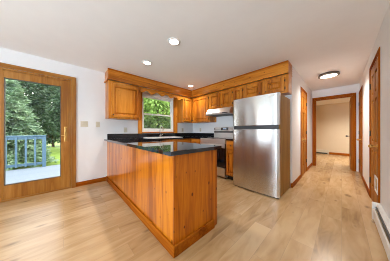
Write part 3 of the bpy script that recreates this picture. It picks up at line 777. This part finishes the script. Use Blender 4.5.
bm = bmesh.new(); prism(bm, [(FX0 + .02, FY + .03), (FX1 - .02, FY + .03), (FX1 - .02, FY + .072), (FX0 + .02, FY + .072)], lambda x, y: (x, y, 1.119), lambda x, y: (x, y, 1.185))
mk('door_gap', bm, blackp_m, fr)
bm = bmesh.new()
prism(bm, [(FX0 + .035, 1.184), (FX1 - .035, 1.184), (FX1 - .10, 1.120), (FX0 + .10, 1.120)], lambda x, z: (x, FY + .004, z), lambda x, z: (x, FY + .03, z))
mk('handle_pocket', bm, blackp_m, fr, .003, label='black recessed handle strip between the doors')
part('toe_grille', [(FX0 + .01, FX1 - .01, FY + .03, FY + .074, 0.004, 0.0195)], blackp_m, fr, .002, 'black toe grille')
for x in (FX0 + .06, FX1 - .06):
    for y in (FY + .1, 3.04):
        bm = bmesh.new(); cyl(bm, (x, y, 0), (x, y, .0225), .02); mk('foot', bm, blackp_m, fr)
part('hinge_cap', [(FX0 + .02, FX0 + .10, FY + .03, FY + .13, FZ - .011, FZ + .012)], blackp_m, fr, .004)
# small pale maker's badge near the freezer's top right corner
part('badge', [(-0.835, -0.735, FY + .003, FY + .0125, 1.655, 1.677)], white_m, fz, .001, label='small pale badge at top right')

# ------------------------------------------------------------------ wall plates
def plate_left(name, y, z, gangs, label, group, sw=True):
    o = thing(name, (XL, y, z), label, 'switch' if sw else 'outlet', group)
    w = 0.072 + 0.046 * (gangs - 1)
    part('plate', [(XL + .0005, XL + .006, y - w / 2, y + w / 2, z - .058, z + .058)], almond_m, o, .002)
    for g in range(gangs):
        c = y + (g - (gangs - 1) / 2) * .046
        if sw: part('toggle', [(XL + .006, XL + .016, c - .006, c + .006, z - .012, z + .012)], almond_m, o, .002)
        else:
            for dz in (-.02, .02):
                rc = part('receptacle', [(XL + .006, XL + .008, c - .016, c + .016, z + dz - .014, z + dz + .014)], almond_m, o, .001)
                part('slot', [(XL + .008, XL + .0085, c - .008, c - .005, z + dz - .006, z + dz + .006), (XL + .008, XL + .0085, c + .005, c + .008, z + dz - .006, z + dz + .006)], slot_m, rc, 0)
    return o
plate_left('light_switch', 0.304, 1.228, 2, 'wide almond double light switch beside the patio door', 'almond wall plates')
plate_left('light_switch', 0.528, 1.228, 1, 'single almond light switch left of the wall cabinet', 'almond wall plates')
oA = plate_left('wall_outlet', 1.075, 1.115, 1, 'almond outlet below the left wall cabinet', 'almond wall plates', sw=False)
dup(oA, (XL, 2.81, 1.125), 'almond outlet right of the kitchen window', 'almond wall plates')
oB = thing('wall_outlet', (-3.20, YK, 1.13), 'almond outlet on the back wall under corner cabinet', 'outlet', 'almond wall plates')
part('plate', [(-3.236, -3.164, YK - .006, YK - .0005, 1.072, 1.188)], almond_m, oB, .002)
for dz in (-.02, .02):
    rc = part('receptacle', [(-3.216, -3.184, YK - .008, YK - .006, 1.116 + dz, 1.144 + dz)], almond_m, oB, .001)
    part('slot', [(-3.208, -3.205, YK - .0085, YK - .008, 1.124 + dz, 1.136 + dz), (-3.195, -3.192, YK - .0085, YK - .008, 1.124 + dz, 1.136 + dz)], slot_m, rc, 0)

# ------------------------------------------------------------------ baseboard heaters
ht = thing('baseboard_heater', (XR, 1.4, 0), 'long white baseboard heater along the right wall', 'heater')
def heater_prof(bm, y0, y1):
    X = XR - .001
    prism(bm, [(X, 0.205), (X - .035, 0.205), (X - .042, 0.195), (X - .012, 0.19), (X - .012, 0.012), (X, 0.012)], lambda x, z: (x, y0, z), lambda x, z: (x, y1, z))
bm = bmesh.new(); heater_prof(bm, -1.2, 2.76); mk('back_cover', bm, heat_m, ht, .002)
bm = bmesh.new(); prism(bm, [(XR - .058, 0.035), (XR - .066, 0.04), (XR - .064, 0.138), (XR - .054, 0.148), (XR - .052, 0.145), (XR - .060, 0.135), (XR - .058, .045)], lambda x, z: (x, -1.2, z), lambda x, z: (x, 2.76, z))
mk('front_cover', bm, heat_m, ht)
bm = bmesh.new()
for x_ in [0]:
    bx(bm, XR - .05, XR - .014, -1.18, 2.74, .06, .135)
mk('fins', bm, fin_m, ht, label='brass-coloured fins in the slot')
bm = bmesh.new(); prism(bm, [(XR - .013, .1895), (XR - .050, .1815), (XR - .052, .176), (XR - .014, .182)], lambda x, z: (x, -1.18, z), lambda x, z: (x, 2.70, z)); mk('damper', bm, slot_m, ht, label='dark damper in the slot')
for y0, y1 in ((2.76, 2.80), (-1.24, -1.2)):
    part('end_cap', [(XR - .07, XR - .001, y0, y1, 0.0, 0.21)], heat_m, ht, .008)
h2 = thing('baseboard_heater', (-0.9, YF, 0), 'cream baseboard heater on the far beige wall', 'heater')
part('cover', [(-1.9, -0.46, YF - .06, YF - .001, 0.06, 0.20)], cream_m, h2, .008)
part('air_slot', [(-1.9, -0.46, YF - .05, YF - .001, 0.012, 0.06)], slot_m, h2, 0)
part('end_cap', [(-0.46, -0.408, YF - .068, YF - .001, 0.0, 0.21)], cream_m, h2, .006)

# ------------------------------------------------------------------ lamps
def spot(name, loc, power, col, size, angle, blend, parent):
    d = bpy.data.lights.new(name, 'SPOT'); d.energy = power; d.color = col; d.shadow_soft_size = size; d.spot_size = R(angle); d.spot_blend = blend
    o = bpy.data.objects.new(name, d); COL.objects.link(o); o.parent = parent; o.location = loc; return o
rl = thing('recessed_light', (-1.64, 1.14, CE), 'recessed ceiling light over the open end of the peninsula', 'ceiling light', 'recessed kitchen ceiling lights')
bm = bmesh.new(); lathe(bm, (-1.64, 1.14, CE), [(.088, -.0005), (.086, -.006), (.066, -.010), (.062, -.004), (.062, -.0005)], 40); mk('trim_ring', bm, white_m, rl, smooth=True)
bm = bmesh.new(); lathe(bm, (-1.64, 1.14, CE), [(.061, -.0006), (.061, -.004), (.04, -.007), (.005, -.008)], 32); mk('lamp', bm, bulb_m, rl, smooth=True)
spot('lamp_light', (0, 0, -.03), RECESSED_POWER, RECESSED_COL, .02, 135, .8, rl)
dup(rl, (-2.49, 1.13, CE), 'recessed ceiling light in front of the left wall cabinet', 'recessed kitchen ceiling lights')
dup(rl, (-2.92, 2.60, CE), 'recessed ceiling light near the inner soffit corner', 'recessed kitchen ceiling lights')

hl = thing('ceiling_light', (-.20, 4.28, CE), 'round flush hallway ceiling light with dark rim', 'ceiling light')
bm = bmesh.new(); lathe(bm, (-.20, 4.28, CE), [(.15, -.0005), (.172, -.008), (.178, -.026), (.176, -.046), (.170, -.052), (.142, -.052), (.142, -.03)], 48); mk('rim', bm, bronze_m, hl, smooth=True, label='dark bronze rim')
bm = bmesh.new(); lathe(bm, (-.20, 4.28, CE), [(.141, -.034), (.141, -.050), (.12, -.058), (.08, -.064), (.01, -.067)], 40); mk('diffuser', bm, diff_m, hl, smooth=True, label='white glowing diffuser')
spot('lamp_light', (0, 0, -.10), HALL_POWER, (1.0, .95, .87), .14, 158, 1.0, hl)
fl = thing('ceiling_light', (0.5, 7.6, CE), 'round ceiling light in the far beige room', 'ceiling light')  # unseen lamp placed to light the far room
for ch in hl.children:
    c = ch.copy(); COL.objects.link(c); c.parent = fl
    if c.type == 'LIGHT': c.data = c.data.copy(); c.data.energy = FAR_POWER

# ------------------------------------------------------------------ outdoors
GZ = -0.75
struct('ground_lawn', [(-70, -3.9, -60, 70, GZ - .1, GZ)], lawn_m, 'green lawn beyond the blue deck', 'lawn')
DXE = -7.02
struct('deck_floor', [(DXE, XL - T - .01, -4.0, 0.25, -.17, -.12), (DXE + .02, XL - T - .02, -3.95, 0.2, GZ, -.17)], deck_m, 'pale blue painted deck outside the patio door', 'deck')
rlg = thing('deck_railing', (-6.98, -2.3, -.12), 'blue wooden deck railing seen through the patio door', 'railing')
zt = 0.945
bm = bmesh.new(); bx(bm, -7.03, -6.93, -3.9, -.435, zt - .035, zt); mk('top_rail', bm, blue_m, rlg, .006)
bm = bmesh.new(); bx(bm, -7.0, -6.96, -3.9, -.44, zt - .125, zt - .036); mk('upper_rail', bm, blue_m, rlg, .003)
bm = bmesh.new(); bx(bm, -7.0, -6.96, -3.9, -.50, -.03, .05); mk('bottom_rail', bm, blue_m, rlg, .003)
for y in (-.48, -2.2, -3.85):
    part('post', [(-7.035, -6.945, y - .045, y + .045, -.12, zt - .036)], blue_m, rlg, .004)
y = -.68
while y > -3.7:
    if abs(y + 2.2) > .09: part('baluster', [(-6.96, -6.925, y - .022, y + .022, -.05, zt - .05)], blue_m, rlg, .002)
    y -= .195

def leaf(bm, c, d, L, w):
    """small thick leaf: a flattened four-sided spindle"""
    d = d.normalized(); s = d.cross(Vector((random.uniform(-1, 1), random.uniform(-1, 1), 1.3))).normalized(); nrm = d.cross(s)
    a = bm.verts.new(c); b = bm.verts.new(c + d * L)
    m = c + d * L * .45
    q = [bm.verts.new(m + s * w), bm.verts.new(m + nrm * w * .35), bm.verts.new(m - s * w), bm.verts.new(m - nrm * w * .35)]
    for i in range(4):
        bm.faces.new((a, q[i], q[(i + 1) % 4])); bm.faces.new((b, q[(i + 1) % 4], q[i]))

def spruce(x, y, h, r, label, mat, dens=1.0):
    t = thing('spruce_tree', (x, y, GZ), label, 'tree', 'trees beyond the deck')
    bm = bmesh.new(); tube(bm, [(x, y, GZ), (x, y, GZ + h * .5), (x, y, GZ + h * .97)], [.11, .07, .015], 10); mk('trunk', bm, bark_m, t)
    bm = bmesh.new(); z = .25
    while z < h:
        f = 1 - z / h; rr = r * (f ** .8) + .08
        k = int(7 + 12 * f)
        for i in range(k):
            a = random.uniform(0, 2 * pi); Lb = rr * random.uniform(.75, 1.1)
            dirv = Vector((cos(a), sin(a), 0)); base = Vector((x, y, GZ + z + random.uniform(-.08, .08)))
            m = max(4, int(16 * Lb * dens))
            for j in range(m):
                s = (j + .5) / m; s = .15 + .85 * s
                c = base + dirv * Lb * s + Vector((0, 0, .16 * Lb * sin(s * 2.2) - .22 * Lb * s * s))
                for q in range(4):
                    dd = dirv * .9 + Vector((random.uniform(-1, 1), random.uniform(-1, 1), random.uniform(-.7, .5))) * .8
                    leaf(bm, c + Vector((random.uniform(-.07, .07), random.uniform(-.07, .07), random.uniform(-.05, .05))), dd, random.uniform(.12, .25), random.uniform(.028, .05))
        z += h / 42 * (0.7 + .6 * f)
    mk('foliage', bm, mat, t)
def leafy(x, y, h, r, label, mat, nl=5000, name='leafy_tree', low=.12, size=.26):
    t = thing(name, (x, y, GZ), label, 'tree', 'trees beyond the deck')
    bm = bmesh.new(); tube(bm, [(x, y, GZ), (x + .05, y, GZ + h * .4), (x, y + .05, GZ + h * .85)], [.13, .09, .02], 10)
    for k in range(6):
        a = k * 2.4; z0 = GZ + h * (.25 + .09 * k)
        tube(bm, [(x, y, z0), (x + cos(a) * r * .4, y + sin(a) * r * .4, z0 + h * .08), (x + cos(a) * r * .75, y + sin(a) * r * .75, z0 + h * .14)], [.05, .035, .012], 8)
    mk('trunk', bm, bark_m, t)
    bm = bmesh.new()
    cl = []
    for k in range(130):
        u = random.uniform(-1, 1); a = random.uniform(0, 2 * pi); q = (1 - u * u) ** .5; rad = random.uniform(.55, 1)
        cl.append((Vector((x + cos(a) * q * r * rad, y + sin(a) * q * r * rad, GZ + h * (low + (1 - low) * (.5 + .5 * u * rad)))), r * random.uniform(.2, .36)))
    for k in range(nl):
        c, cr = random.choice(cl)
        v = Vector((random.gauss(0, 1), random.gauss(0, 1), random.gauss(0, 1))).normalized()
        leaf(bm, c + v * cr * random.uniform(.5, 1), v + Vector((0, 0, -.4)), size * random.uniform(.7, 1.4), size * .33)
    mk('foliage', bm, mat, t)
spruce(-11.0, -2.1, 4.9, 1.6, 'full green spruce standing behind the deck railing', spruce_m, 1.3)
leafy(-14.0, -6.2, 6.0, 2.0, 'dark leafy tree just left of the spruce', maple_m, 12000, low=.04)
leafy(-19.0, -3.0, 8.4, 1.5, 'dark leafy tree directly behind the spruce', maple_m, 12000, low=.04)
leafy(-17.5, 0.7, 7.2, 1.6, 'tall dark leafy tree right of the spruce', maple_m, 15000, low=.14)
leafy(-23.5, -0.9, 8.8, 1.75, 'tallest dark leafy tree behind the lawn', maple_m, 15000, low=.03)
leafy(-26.0, 4.0, 9.6, 2.2, 'dark leafy tree behind the lawn at right through the patio door', maple_m, 15000, low=.05)
# trees outside the kitchen window
leafy(-8.0, 4.3, 5.5, 1.3, 'bright green leafy tree outside the kitchen window', bright_m, 7000, low=.02, size=.21)
leafy(-8.8, 8.1, 6.0, 1.4, 'bright green leafy tree at right through kitchen window', bright_m, 7000, low=.02, size=.21)
leafy(-14.2, 7.2, 8.8, 2.2, 'tall green tree behind the kitchen window trees', maple_m, 6500, low=.0, size=.32)
leafy(-14.6, 13.0, 9.0, 2.2, 'farthest green tree through the kitchen window', maple_m, 6500, low=.0, size=.32)
